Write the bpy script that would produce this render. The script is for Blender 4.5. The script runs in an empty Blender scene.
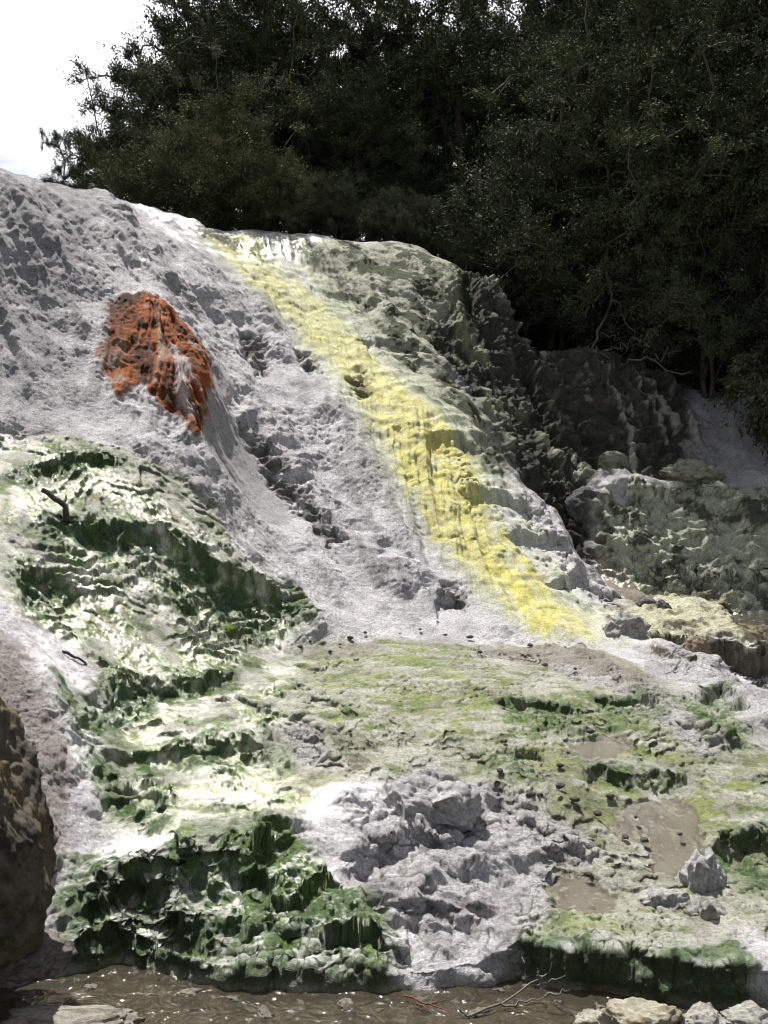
import bpy, math, random
import numpy as np
from mathutils import Vector

RES = 1.0            # terrain mesh density
rng = np.random.default_rng(7)
random.seed(7)
scene = bpy.context.scene
COL = scene.collection
EYE = 2.3            # camera height above the pool
F = 1024.0           # focal length in photo pixels

def P(u, v, d):
    """a point of the photo (pixel u, v) that lies d metres in front of the camera -> world x, y, z"""
    return ((u - 384) / F * d, d, EYE + (512 - v) / F * d)

# ------------------------------------------------------------------ noise
def _perm(seed):
    r = np.random.RandomState(seed)
    p = r.permutation(256).astype(np.int32)
    return np.concatenate([p, p, p])
_G = np.random.RandomState(3).normal(size=(256, 3)).astype(np.float32)
_G /= np.linalg.norm(_G, axis=1)[:, None]
_PC = {}
def noise(x, y, z, seed=0):
    if seed not in _PC: _PC[seed] = _perm(seed)
    p = _PC[seed]
    x = np.asarray(x, np.float32); y = np.asarray(y, np.float32); z = np.asarray(z, np.float32)
    x, y, z = np.broadcast_arrays(x, y, z)
    xi = np.floor(x).astype(np.int32); yi = np.floor(y).astype(np.int32); zi = np.floor(z).astype(np.int32)
    fx = x - xi; fy = y - yi; fz = z - zi
    xi &= 255; yi &= 255; zi &= 255
    ux = fx*fx*fx*(fx*(fx*6-15)+10); uy = fy*fy*fy*(fy*(fy*6-15)+10); uz = fz*fz*fz*(fz*(fz*6-15)+10)
    out = np.zeros_like(fx)
    for dx in (0, 1):
        a = p[xi + dx]; wx = ux if dx else 1 - ux
        for dy in (0, 1):
            b = p[a + yi + dy]; wy = uy if dy else 1 - uy
            for dz in (0, 1):
                g = _G[p[b + zi + dz]]; wz = uz if dz else 1 - uz
                out += wx*wy*wz*(g[..., 0]*(fx-dx) + g[..., 1]*(fy-dy) + g[..., 2]*(fz-dz))
    return out * 1.6
def fbm(x, y, z, octv=4, seed=0, gain=.5, lac=2.03):
    s = 0; a = 1.0
    for k in range(octv):
        s = s + a*noise(x, y, z, seed + k); a *= gain; x = x*lac; y = y*lac; z = z*lac
    return s
def billow(x, y, z, octv=3, seed=0, gain=.5):
    s = 0; a = 1.0
    for k in range(octv):
        s = s + a*(np.abs(noise(x, y, z, seed + k))*2 - .55); a *= gain; x = x*2.07; y = y*2.07; z = z*2.07
    return s
def fracture(x, y, z, freq, seed):
    r = np.random.RandomState(seed); s = 0
    for k in range(4):
        d = r.normal(size=3)*np.array([1, .8, 1.5]); d /= np.linalg.norm(d)
        f = freq*(1.0, 1.7, 2.9, 5.1)[k]
        ph = f*(x*d[0] + y*d[1] + z*d[2]) + .9*noise(x*f*.6, y*f*.6, z*f*.6, seed + k)
        sw = ph - np.floor(ph)
        s = s + (np.where(sw < .86, sw/.86, (1 - sw)/.14) - .5)*(1, .62, .38, .24)[k]
    return s
def sstep(a, b, x):
    t = np.clip((x - a) / (b - a), 0, 1); return t*t*(3 - 2*t)

# ------------------------------------------------------------------ object helpers
def tag(o, label=None, cat=None, group=None, kind=None):
    if label: o['label'] = label
    if cat: o['category'] = cat
    if group: o['group'] = group
    if kind: o['kind'] = kind
    return o
def mesh_obj(name, V, Fq, mat, parent=None, attrs=None, smooth=True):
    """V (n,3); Fq: array (m,3) or (m,4) or list of such arrays"""
    me = bpy.data.meshes.new(name)
    fl = Fq if isinstance(Fq, list) else [Fq]
    fl = [np.asarray(f, np.int32) for f in fl if len(f)]
    me.vertices.add(len(V)); me.vertices.foreach_set('co', np.asarray(V, np.float32).ravel())
    loops = np.concatenate([f.ravel() for f in fl])
    tot = np.concatenate([np.full(len(f), f.shape[1], np.int32) for f in fl])
    st = np.concatenate([[0], np.cumsum(tot)[:-1]]).astype(np.int32)
    me.loops.add(len(loops)); me.loops.foreach_set('vertex_index', loops)
    me.polygons.add(len(tot)); me.polygons.foreach_set('loop_start', st)
    me.polygons.foreach_set('use_smooth', np.full(len(tot), smooth, bool))
    me.update(calc_edges=True)
    for k, a in (attrs or {}).items():
        a = np.asarray(a, np.float32)
        if a.ndim == 2:
            at = me.attributes.new(k, 'FLOAT_COLOR', 'POINT'); at.data.foreach_set('color', a.ravel())
        else:
            at = me.attributes.new(k, 'FLOAT', 'POINT'); at.data.foreach_set('value', a.ravel())
    me.materials.append(mat)
    o = bpy.data.objects.new(name, me); COL.objects.link(o)
    if parent: o.parent = parent
    return o
def empty(name, loc, rz=0):
    o = bpy.data.objects.new(name, None); COL.objects.link(o)
    o.location = loc; o.rotation_euler = (0, 0, rz); o.empty_display_size = .2
    return o

# ------------------------------------------------------------------ materials
def new_mat(name):
    m = bpy.data.materials.new(name); m.use_nodes = True
    nt = m.node_tree; bs = nt.nodes['Principled BSDF']
    return m, nt, bs
def nd(nt, typ, **kw):
    n = nt.nodes.new(typ)
    for k, v in kw.items():
        if k.startswith('i_'):
            n.inputs[k[2:].replace('_', ' ')].default_value = v
        else: setattr(n, k, v)
    return n
def mathn(nt, op, a, b=None, c=None):
    n = nt.nodes.new('ShaderNodeMath'); n.operation = op
    for i, q in enumerate((a, b, c)):
        if q is None: continue
        if isinstance(q, (int, float)): n.inputs[i].default_value = q
        else: nt.links.new(q, n.inputs[i])
    return n.outputs[0]
def mixc(nt, fac, a, b, mode='MIX'):
    n = nt.nodes.new('ShaderNodeMix'); n.data_type = 'RGBA'; n.blend_type = mode
    for s, q in ((n.inputs[0], fac), (n.inputs[6], a), (n.inputs[7], b)):
        if isinstance(q, (int, float)): s.default_value = q
        elif isinstance(q, tuple): s.default_value = (*q, 1)
        else: nt.links.new(q, s)
    return n.outputs[2]
def noise_node(nt, co, scale, detail=4, rough=.55, dist=0.0):
    n = nd(nt, 'ShaderNodeTexNoise'); n.inputs['Scale'].default_value = scale
    n.inputs['Detail'].default_value = detail; n.inputs['Roughness'].default_value = rough
    n.inputs['Distortion'].default_value = dist
    nt.links.new(co, n.inputs['Vector']); return n.outputs['Fac']

def ground_material():
    m, nt, bs = new_mat('mineral_ground')
    col = nd(nt, 'ShaderNodeAttribute', attribute_name='col')
    wet = nd(nt, 'ShaderNodeAttribute', attribute_name='wet')
    film = nd(nt, 'ShaderNodeAttribute', attribute_name='film')
    co = nd(nt, 'ShaderNodeNewGeometry').outputs['Position']
    n1 = noise_node(nt, co, 9, 6, .65)
    n2 = noise_node(nt, co, 55, 4, .7)
    n3 = noise_node(nt, co, 220, 2, .6)
    # grain of the crust: slightly lighter and darker mineral specks
    dry = mathn(nt, 'SUBTRACT', 1.0, mathn(nt, 'MULTIPLY', wet.outputs['Fac'], .45))
    v = mathn(nt, 'ADD', mathn(nt, 'MULTIPLY', mathn(nt, 'SUBTRACT', n1, .5), 1.0), mathn(nt, 'MULTIPLY', mathn(nt, 'SUBTRACT', n2, .5), 2.2))
    v = mathn(nt, 'ADD', v, mathn(nt, 'MULTIPLY', mathn(nt, 'SUBTRACT', n3, .5), 1.0))
    v = mathn(nt, 'MAXIMUM', mathn(nt, 'ADD', mathn(nt, 'MULTIPLY', v, dry), 1.0), .3)
    vc = nd(nt, 'ShaderNodeCombineColor'); 
    for i in range(3): nt.links.new(v, vc.inputs[i])
    c = mixc(nt, 1.0, col.outputs['Color'], vc.outputs[0], 'MULTIPLY')
    nt.links.new(c, bs.inputs['Base Color'])
    r = mathn(nt, 'SUBTRACT', .92, mathn(nt, 'MULTIPLY', wet.outputs['Fac'], .72))
    r = mathn(nt, 'ADD', r, mathn(nt, 'MULTIPLY', mathn(nt, 'SUBTRACT', n2, .5), .15))
    nt.links.new(r, bs.inputs['Roughness'])
    nt.links.new(mathn(nt, 'ADD', .18, mathn(nt, 'MULTIPLY', wet.outputs['Fac'], .5)), bs.inputs['Specular IOR Level'])
    h = mathn(nt, 'ADD', mathn(nt, 'MULTIPLY', n2, 1.0), mathn(nt, 'MULTIPLY', n3, .35))
    b = nd(nt, 'ShaderNodeBump'); b.inputs['Distance'].default_value = .03
    nt.links.new(mathn(nt, 'SUBTRACT', 1.0, mathn(nt, 'MULTIPLY', film.outputs['Fac'], .8)), b.inputs['Strength'])
    nt.links.new(h, b.inputs['Height']); nt.links.new(b.outputs[0], bs.inputs['Normal'])
    return m
M_GROUND = ground_material()

# ------------------------------------------------------------------ landform: control points (photo pixel, distance)
CP = [
 # terrace
 (300,700,7.5),(400,705,7.4),(500,700,7.5),(590,700,7.5),(650,715,7.3),(400,660,8.6),(580,650,9.1),(300,645,8.9),(500,642,9.3),(640,660,8.9),
 (700,690,8.1),(768,740,7.2),(820,760,7.0),(720,730,7.3),(250,655,8.4),(400,750,6.7),(500,760,6.6),(600,780,6.4),(700,785,6.5),(768,790,6.5),(850,800,6.4),
 (640,840,5.95),(590,880,5.5),(700,860,5.8),(768,850,5.9),(850,860,5.8),(640,925,5.05),(560,925,5.05),(720,930,5.0),(768,920,5.1),(850,930,5.1),
 # white rock ridge in the middle of the terrace
 (430,785,6.3),(420,830,5.85),(450,880,5.45),(450,935,5.1),(500,880,5.5),(540,830,5.9),(380,860,5.6),(540,900,5.3),
 # left stepped terraces
 (300,800,6.1),(220,800,6.05),(150,800,6.0),(250,850,5.5),(180,860,5.45),(120,865,5.4),(330,880,5.4),(250,915,5.15),(150,925,5.15),(350,930,5.1),
 (300,745,6.8),(200,740,6.7),(120,750,6.5),(80,780,6.1),(75,850,5.6),(60,900,5.3),(45,945,5.05),
 (200,665,7.85),(120,670,7.3),(70,700,6.6),(150,700,7.1),(50,650,7.0),(100,620,7.7),(180,620,8.2),(30,590,7.6),(100,540,8.35),(0,520,8.0),(0,600,7.1),(-60,560,7.2),
 (-60,700,5.9),(0,700,6.1),(0,800,5.4),(-80,850,5.1),(0,900,5.1),
 (50,480,8.7),(100,470,9.05),(150,482,9.3),(200,505,9.5),(200,560,8.85),(250,565,9.2),(230,618,8.75),(280,615,9.05),(-60,470,8.4),(0,460,8.8),
 # white slope
 (300,600,9.3),(350,620,9.35),(350,555,10.2),(400,600,9.8),(450,615,9.7),(300,520,10.4),(300,450,11.3),(250,500,10.25),(270,430,11.3),(230,350,12.4),(330,400,12.1),
 (250,280,13.8),(200,260,13.6),(150,230,13.6),(400,520,10.75),(190,290,12.7),
 # left cliff and the nose with the orange stain
 (0,430,9.35),(0,380,9.8),(0,300,10.6),(0,220,11.4),(50,250,11.7),(60,330,10.9),(60,400,10.0),(100,300,11.6),(105,360,10.7),(100,430,9.7),(150,300,11.5),(150,360,10.75),(165,410,10.15),(195,370,10.75),(203,400,10.45),(196,445,9.95),
 (232,400,11.3),(222,450,10.55),(-80,330,9.8),(-80,420,9.0),(-80,200,11.0),
 # ridge line
 (-120,150,10.6),(0,190,11.8),(60,197,12.9),(110,206,13.6),(190,223,15.0),(250,231,15.7),(330,239,15.9),(420,251,15.9),(465,274,15.6),
 # yellow stream and spine
 (210,240,15.0),(280,300,13.8),(350,380,12.55),(410,450,11.6),(450,520,10.85),(500,580,10.2),(560,632,9.5),
 (330,290,14.6),(400,320,14.3),(430,372,13.5),(470,418,12.7),(500,452,12.2),(525,492,11.7),(560,552,11.0),(600,602,10.4),(648,645,9.55),(600,640,9.5),
 # shaded right side of the hump
 (495,300,15.3),(515,350,14.8),(535,400,14.25),(450,330,14.7),(480,395,13.9),(520,465,13.1),(545,520,12.8),(560,480,13.3),
 # gully floor
 (590,572,12.2),(570,540,12.6),(640,590,11.6),(610,585,11.4),(630,615,10.7),(670,630,10.25),
 # mossy bench and back wall
 (600,488,12.7),(660,486,12.8),(720,490,12.7),(780,510,12.6),(612,540,12.35),(700,545,12.2),(770,560,12.0),(660,588,11.75),(720,602,11.3),(790,612,11.2),
 (600,474,13.7),(680,474,13.7),(600,410,14.2),(560,352,14.9),(640,366,15.1),(670,430,14.3),(700,392,15.6),(740,392,15.6),(725,466,13.8),(800,450,13.6),(820,380,14.8),
 # rock shelf at the right edge
 (680,612,10.5),(740,630,10.2),(800,640,10.1),(700,600,10.9),
 (760,672,9.75),(820,690,9.7),(710,655,9.85),(745,618,10.75),
]
pts = [P(*c) for c in CP]
# land behind the crest and round the edges (never seen from the front)
HID = [(-8,17,6.3),(-4,17.5,6.4),(-2,18,6.4),(0,18,6.2),(2,18.5,4.9),(-8,14,6.3),(-12,12,6.3),(-13,16,6.5),(-10,10,5.6),(-9,8.5,3.8),(-13,8,4.5),
       (4,17.5,4.5),(6,17.2,4.5),(8,17,4.6),(3,21,7.0),(8,20,6.5),(5.5,18.6,5.2),(3.5,18.8,5.3),(0,22,6.8),(-5,22,6.6),(-12,22,6.4),(12,20,6.5),(14,15,5.5),(10,14.5,4.5),(8.5,13.2,3.0),
       (8,11.5,1.9),(10,9,1.2),(7,8,.8),(12,12,2.5),(6,6.5,.6),(9,5.5,.5),(14,6,.8),(14,9,1.5),(4.5,5,.3),(9,3,.3),(14,2,.4),
       (-5,6.2,1.4),(-4,5,.7),(-6,4,.9),(-8,6,2.2),(-13,4,2.5),(-4,3,.4),(-13,1,1.5),(0,3.6,.0),(2,3.6,.0),(-2,3.6,.0),(0,4.5,.05),(1.3,4.4,.1),(-1.3,4.4,.1),(-.6,4.45,.08),(.7,4.45,.08),
       (2.2,12.2,1.8),(1.9,12.6,2.0),(2.05,15.5,4.7),(2.6,15.7,4.5),(2.2,16.3,4.8),(3.0,16.3,4.6),(2.15,15.0,4.3),(1.6,16.2,5.6)]
C = np.array(pts + HID, np.float64)
def tps_fit(xy, z, lam=.002):
    n = len(xy)
    d2 = ((xy[:, None] - xy[None])**2).sum(-1)
    K = .5*d2*np.log(d2 + 1e-9) + lam*np.eye(n)
    Pm = np.c_[np.ones(n), xy]
    A = np.zeros((n+3, n+3)); A[:n, :n] = K; A[:n, n:] = Pm; A[n:, :n] = Pm.T
    return np.linalg.solve(A, np.r_[z, 0, 0, 0])
sol = tps_fit(C[:, :2], C[:, 2])
GX0, GX1, GY0, GY1, GS = -15.0, 15.0, 1.0, 24.0, .04
gx = np.arange(GX0, GX1 + GS/2, GS); gy = np.arange(GY0, GY1 + GS/2, GS)
GXX, GYY = np.meshgrid(gx, gy)
H = np.full(GXX.shape, sol[-3]) + sol[-2]*GXX + sol[-1]*GYY
for (cx, cy, _), w in zip(C, sol[:-3]):
    d2 = (GXX - cx)**2 + (GYY - cy)**2
    H += w*.5*d2*np.log(d2 + 1e-9)
H = np.clip(H, -.5, 9)
def hgrid(A, x, y):
    fx = np.clip((np.asarray(x) - GX0)/GS, 0, len(gx) - 1.001); fy = np.clip((np.asarray(y) - GY0)/GS, 0, len(gy) - 1.001)
    ix = fx.astype(int); iy = fy.astype(int); tx = fx - ix; ty = fy - iy
    return (A[iy, ix]*(1-tx) + A[iy, ix+1]*tx)*(1-ty) + (A[iy+1, ix]*(1-tx) + A[iy+1, ix+1]*tx)*ty
_DS = np.arange(3.9, 23.5, .012)
def on_ground(u, v, d=None):
    """where the line of sight of photo pixel u, v meets the land -> world x, y"""
    if d is not None: return (u - 384)/F*d, d
    x = (u - 384)/F*_DS; z = EYE + (512 - v)/F*_DS
    g = z - hgrid(H, x, _DS)
    k = np.argmax(g < 0) if (g < 0).any() else int(np.argmin(g))
    return x[k], _DS[k]
def outline(px): return np.array([on_ground(*p) for p in px])

# ------------------------------------------------------------------ ledges cut into the land
def polyline_sd(x, y, L):
    """distance to polyline, signed: + on the near (camera) side; and parameter 0..1 along it"""
    best = np.full(x.shape, 1e9); sd = np.zeros(x.shape); par = np.zeros(x.shape)
    n = len(L) - 1
    for i in range(n):
        a = L[i]; b = L[i+1]; e = b - a; l2 = (e**2).sum() + 1e-9
        t = np.clip(((x - a[0])*e[0] + (y - a[1])*e[1])/l2, 0, 1)
        dx = x - a[0] - t*e[0]; dy = y - a[1] - t*e[1]; d = np.hypot(dx, dy)
        side = np.sign(e[0]*(y - a[1]) - e[1]*(x - a[0]))     # + = left of travel = far side when going right
        m = d < best
        best = np.where(m, d, best); sd = np.where(m, -side*d, sd); par = np.where(m, (i + t)/n, par)
    return sd, par
LEDGES = [  # crest pixels left to right, drop, reach of the hollow below it
 ([(140,922),(200,912),(260,910),(330,930),(395,938)], .10, .25),
 ([(110,872),(180,856),(250,846),(310,838)], .15, .35),
 ([(62,690),(130,683),(180,680),(242,668)], .11, .35),
 ([(85,745),(150,752),(210,742),(290,733)], .085, .3),
 ([(90,782),(140,786),(180,803)], .09, .25),
 ([(8,572),(50,578),(85,592)], .10, .35),
 ([(50,512),(110,522),(170,540),(225,562),(300,592)], .17, .45),
 ([(0,478),(60,456),(130,462)], .08, .3),
 ([(490,702),(545,700),(590,712)], .08, .25),
 ([(585,694),(640,698),(668,716)], .09, .25),
 ([(575,766),(630,772),(690,775)], .09, .22),
 ([(505,748),(545,758)], .07, .22),
 ([(690,700),(725,692),(750,722)], .14, .35),
 ([(705,842),(740,838),(780,840)], .14, .35),
 ([(300,700),(340,704),(370,716)], .06, .2),
 ([(400,798),(430,790),(470,800)], .09, .22),
 ([(360,840),(420,826),(470,836)], .09, .22),
 ([(380,905),(430,895),(500,905)], .06, .18),
 ([(240,746),(275,752),(300,765)], .08, .2),
 ([(420,590),(450,588),(465,600)], .14, .3),
 ([(425,432),(470,442),(512,470)], .12, .4),([(450,492),(500,490),(535,512)], .13, .4),([(500,535),(545,535),(572,560)], .13, .35),([(540,580),(580,575),(618,600)], .15, .35),([(350,340),(390,338),(430,365)], .12, .4),
 ([(632,630),(690,639),(735,645),(800,655)], .30, .28),([(640,566),(700,574),(790,586)], .30, .3),([(600,490),(680,488),(750,498)], .18, .3),
]
def apply_ledges(x, y, z, wob):
    out = z.copy()
    for px, h, ell in LED_W:
        bx0, by0 = px.min(0) - 1.2; bx1, by1 = px.max(0) + 1.2
        m = (x > bx0) & (x < bx1) & (y > by0) & (y < by1)
        if not m.any(): continue
        sd, par = polyline_sd(x[m], y[m], px)
        sd = sd + wob[m]*.10
        ends = sstep(0, .15, par)*sstep(0, .15, 1 - par)
        lip = np.where(sd > 0, np.exp(-sd/ell), 0)*sstep(-.02, .06, sd)
        up = np.exp(-(sd/.09)**2)*.12
        out[m] += ends*h*(up - lip)
    return out
LED_W = [(outline(px), h, ell) for px, h, ell in LEDGES]
BERMS = [ # ridges of crust: crest pixels, height, half width
 ([(560,655),(590,664),(640,694),(690,730),(745,752)], .10, .08),
 ([(650,655),(700,672),(745,700),(768,720),(800,740)], .13, .28),
 ([(425,745),(480,755),(530,790),(590,832)], .07, .12),
 ([(285,722),(325,742),(338,765)], .07, .09),
 ([(345,860),(352,815),(400,785)], .05, .12),
 ([(110,295),(150,292),(185,325),(210,380),(205,420)], .04, .22),
 ([(258,430),(300,478),(345,535),(420,590)], .12, .18),
 ([(330,262),(390,312),(430,368),(470,415),(525,488),(560,548),(600,598)], .10, .16),
 ([(100,190),(120,240),(160,285),(190,320)], .12, .2),
 ([(8,600),(40,660),(66,730),(72,800)], .10, .15),
]
BERM_W = [(outline(px), h, w_) for px, h, w_ in BERMS]
def apply_berms(x, y, z, wob):
    out = z.copy()
    for px, h, w_ in BERM_W:
        bx0, by0 = px.min(0) - 1; bx1, by1 = px.max(0) + 1
        m = (x > bx0) & (x < bx1) & (y > by0) & (y < by1)
        sd, par = polyline_sd(x[m], y[m], px)
        sd = sd + wob[m]*.12
        out[m] += h*np.exp(-(sd/w_)**2)*sstep(0, .12, par)*sstep(0, .12, 1 - par)*(1 + .5*wob[m])
    return out

# pool in front: shoreline at the water level
WATER_Z = .04
def at_level(u, v, z=WATER_Z):
    d = (EYE - z)*F/(v - 512); return ((u - 384)/F*d, d)
SHORE = np.array([(-9, 4.3), (-3.4, 4.55)] + [at_level(*p) for p in [(20,985),(85,968),(120,962),(170,982),(240,990),(330,994),(420,990),(470,985),(520,978),(540,990),(620,994),(700,1003),(742,1000)]] + [(2.1, 4.55), (9, 4.2)])

H0 = H
_gw = fbm(GXX*1.6, GYY*1.6, H*1.6, 3, 11)
def basin(x, y, z, wob):
    sd, _ = polyline_sd(x, y, SHORE)
    sd = sd + wob*.06
    inpool = sstep(-.04, .05, sd)*(np.abs(x) < 3.2)
    bed = np.clip(-.05 - .10*sstep(0, .5, sd) + .02*wob, -.3, 0)
    return z*(1 - inpool) + bed*inpool, sd, inpool
H = apply_ledges(GXX, GYY, apply_berms(GXX, GYY, H0, _gw), _gw)
H = basin(GXX, GYY, H, _gw)[0]
# ------------------------------------------------------------------ painting mineral patches (world outlines)
def poly_mask(x, y, Pw, feather, warpx, warpy):
    m = np.zeros(x.shape, np.float32)
    pad = feather + .3
    sel = (x > Pw[:, 0].min() - pad) & (x < Pw[:, 0].max() + pad) & (y > Pw[:, 1].min() - pad) & (y < Pw[:, 1].max() + pad)
    if not sel.any(): return m
    X = x[sel] + warpx[sel]; Y = y[sel] + warpy[sel]
    ins = np.zeros(X.shape, bool); dist = np.full(X.shape, 1e9)
    n = len(Pw)
    for i in range(n):
        a = Pw[i]; b = Pw[(i+1) % n]; e = b - a
        c = ((a[1] > Y) != (b[1] > Y)) & (X < (b[0]-a[0])*(Y-a[1])/(b[1]-a[1] + 1e-12) + a[0])
        ins ^= c
        t = np.clip(((X-a[0])*e[0] + (Y-a[1])*e[1])/((e**2).sum() + 1e-12), 0, 1)
        dist = np.minimum(dist, np.hypot(X-a[0]-t*e[0], Y-a[1]-t*e[1]))
    sd = np.where(ins, dist, -dist)
    m[sel] = sstep(-feather, feather, sd)
    return m
PAINT = {
 'cream': ([[(200,640),(300,640),(420,640),(600,648),(720,720),(800,745),(950,760),(960,930),(800,940),(640,940),(560,930),(545,860),(500,800),(430,760),(330,790),(260,850),(100,830),(110,700),(60,610),(60,560),(150,590)],
            [(0,440),(120,450),(220,520),(240,560),(300,600),(290,640),(200,640),(0,600)]], .12),
 'yellow': ([[(200,230),(250,231),(285,275),(318,302),(360,342),(395,372),(430,408),(462,440),(478,465),(485,500),(505,540),(530,570),(560,598),(588,618),(598,638),(550,637),(508,614),(470,580),(445,550),(420,510),(395,470),(375,430),(350,395),(325,360),(290,325),(255,290),(225,258)]], .26),
 'halo': ([[(190,232),(300,234),(330,280),(370,330),(420,380),(470,430),(520,500),(560,560),(620,620),(640,645),(550,638),(490,605),(440,560),(400,500),(360,430),(320,370),(260,300)]], .25),
 'spine': ([[(285,238),(420,250),(470,276),(480,310),(440,335),(440,372),(503,450),(530,490),(500,480),(455,430),(410,385),(370,335),(310,280)]], .15),
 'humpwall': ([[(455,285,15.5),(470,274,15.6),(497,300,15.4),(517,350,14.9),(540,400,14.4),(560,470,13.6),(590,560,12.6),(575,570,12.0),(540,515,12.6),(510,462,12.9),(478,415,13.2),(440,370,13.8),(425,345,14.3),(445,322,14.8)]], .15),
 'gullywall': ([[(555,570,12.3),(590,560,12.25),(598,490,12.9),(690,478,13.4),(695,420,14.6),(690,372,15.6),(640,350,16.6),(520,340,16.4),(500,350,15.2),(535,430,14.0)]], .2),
 'bench': ([[(598,486,12.6),(700,480,13.2),(768,500,13),(830,520,13),(830,610,11.2),(720,602,11.2),(660,592,11.6),(600,565,12.1)]], .12),
 'shelf': ([[(655,588),(720,597),(768,618),(830,640),(830,660),(740,645),(690,638),(640,640),(590,612),(630,605)]], .12),
 'paleslope': ([[(700,378,15.8),(748,380,15.8),(785,430,14.6),(790,500,13.3),(740,482,13.5),(692,440,14.2)]], .12),
 'orange': ([[(108,302),(128,291),(150,293),(172,306),(192,335),(207,362),(212,385),(207,412),(197,442),(188,430),(176,414),(160,404),(140,382),(130,395),(122,405),(98,355),(112,345)]], .07),
 'vein': ([[(168,345),(182,350),(190,372),(192,400),(188,425),(180,405),(178,380)]], .03),
 'channel': ([[(207,370),(222,370),(235,420),(262,470),(290,510),(275,520),(240,495),(205,455)]], .08),
 'moss': ([[(0,482),(20,462),(60,452),(120,456),(130,470),(90,478),(30,486)],
           [(30,512),(90,520),(150,532),(200,552),(240,580),(300,596),(312,616),(280,632),(225,628),(205,606),(190,586),(150,566),(100,560),(40,550)],
           [(10,572),(60,583),(78,600),(40,612),(15,604)],
           [(65,690),(120,685),(160,680),(235,670),(242,690),(190,702),(150,712),(110,726),(72,722)],
           [(80,745),(150,755),(200,745),(280,735),(287,755),(220,767),(150,778),(90,772)],
           [(95,782),(140,790),(172,808),(152,830),(110,818)],
           [(60,872),(130,852),(240,826),(290,826),(315,880),(365,900),(405,960),(395,998),(200,995),(60,970),(60,900)],
           [(516,938),(620,941),(722,945),(742,1004),(516,990)],
           [(705,845),(768,840),(830,845),(830,905),(730,892)],
           [(490,700),(550,700),(592,718),(577,734),(520,727)],
           [(585,695),(640,699),(664,718),(610,731)],
           [(655,692),(690,698),(728,688),(752,738),(735,752),(700,728)],
           [(580,765),(690,775),(680,792),(600,788)],
           [(505,750),(545,760),(538,782),(510,772)],
           [(130,560),(190,600),(215,640),(190,625),(150,585)],
           [(210,628),(240,630),(235,642),(215,640)]], .16),
 'lime': ([[(300,705),(345,705),(380,722),(330,730)],[(470,690),(600,700),(690,760),(690,800),(560,800),(505,745)],[(540,905),(640,915),(640,945),(520,940)],[(330,640),(470,650),(520,700),(470,740),(420,720),(300,690)],[(0,485),(110,500),(40,520),(0,540)],[(640,780),(768,770),(768,840),(700,830)]], .15),
 'mud': ([[(606,808),(650,800),(700,808),(702,835),(672,873),(636,870),(650,842),(614,830)],[(550,886),(590,880),(626,895),(626,910),(590,913),(550,905)],[(565,738),(620,735),(636,748),(600,760),(570,756)],[(345,755),(368,757),(362,775),(345,772)]], .03),
 'stream': ([[(592,569,12.3),(625,573,12.1),(655,588,11.6),(668,601,10.9),(640,607,10.7),(610,597,11.2)]], .06),
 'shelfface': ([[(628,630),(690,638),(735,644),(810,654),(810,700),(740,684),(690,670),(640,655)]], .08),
 'silt': ([[(470,643),(560,646),(610,652),(660,684),(640,692),(580,668),(500,658)],[(300,640),(380,640),(390,652),(310,655)]], .08),
 'leftbank': ([[(-60,600),(0,628),(25,640),(55,700),(66,760),(66,850),(30,935),(-60,940)]], .08),
 'steps': ([[(60,872),(130,850),(240,822),(300,822),(330,880),(370,900),(410,960),(400,1000),(60,1000)]], .08),
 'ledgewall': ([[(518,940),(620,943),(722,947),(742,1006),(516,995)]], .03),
 'scar': ([[(240,335),(262,335),(268,375),(255,380),(245,360)],[(243,430),(262,432),(300,480),(345,535),(330,545),(290,500),(262,475)],[(298,350),(312,352),(322,372),(310,375)],[(345,375),(362,368),(372,392),(358,400)],[(440,585),(462,588),(464,608),(445,606)]], .06),
 'nose': ([[(95,285),(135,285),(185,330),(212,380),(207,415),(196,447),(160,415),(120,410),(95,370)]], .1),
 'pan': ([[(473,650),(520,652),(547,657),(540,662),(490,659)]], .03),
 'rockwhite': ([[(345,800),(420,770),(500,780),(560,830),(600,850),(560,880),(540,930),(520,985),(400,985),(380,930),(345,870)],[(545,650),(600,655),(690,700),(740,745),(690,745),(620,705),(560,675)],[(640,648),(768,690),(830,720),(830,770),(745,745),(720,700),(650,680)],[(280,725),(320,735),(330,765),(295,755)]], .06),
 'sheen': ([[(130,195),(250,228),(330,236),(300,262),(230,258),(170,238)],[(90,850),(250,790),(380,780),(400,840),(330,900),(400,940),(400,1000),(60,1000)],[(0,440),(300,600),(280,700),(300,800),(100,850),(60,700),(0,600)]], .2),
}
PAINT_W = {k: ([outline(p) for p in ps], f) for k, (ps, f) in PAINT.items()}

# ------------------------------------------------------------------ terrain sheet
na = int(800*RES); nr = int(1350*RES)
ang = np.radians(np.concatenate([np.linspace(-44, -22.2, 46)[:-1], np.linspace(-22.2, 22.2, na), np.linspace(22.2, 44, 46)[1:]]))
rr = np.linspace(3.3, 23.6, 1600)
AA, RR = np.meshgrid(ang, rr, indexing='ij')
X = np.tan(AA)*RR; Y = RR
hh = hgrid(H, X, Y)
dz = np.gradient(hh, axis=1); dr = rr[1] - rr[0]
w = np.sqrt(dr**2 + dz**2)/RR
w = w*np.where(RR > 17.5, .25, 1)*np.where(RR < 4.3, .4, 1)
w = w + .15*w.mean()
cw = np.cumsum(w, axis=1); cw = (cw - cw[:, :1])/(cw[:, -1:] - cw[:, :1])
t = np.linspace(0, 1, nr)
R2 = np.stack([np.interp(t, cw[i], rr) for i in range(len(ang))])
x = (np.tan(ang)[:, None]*R2).ravel(); y = R2.ravel()
z = hgrid(H0, x, y)

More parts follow.
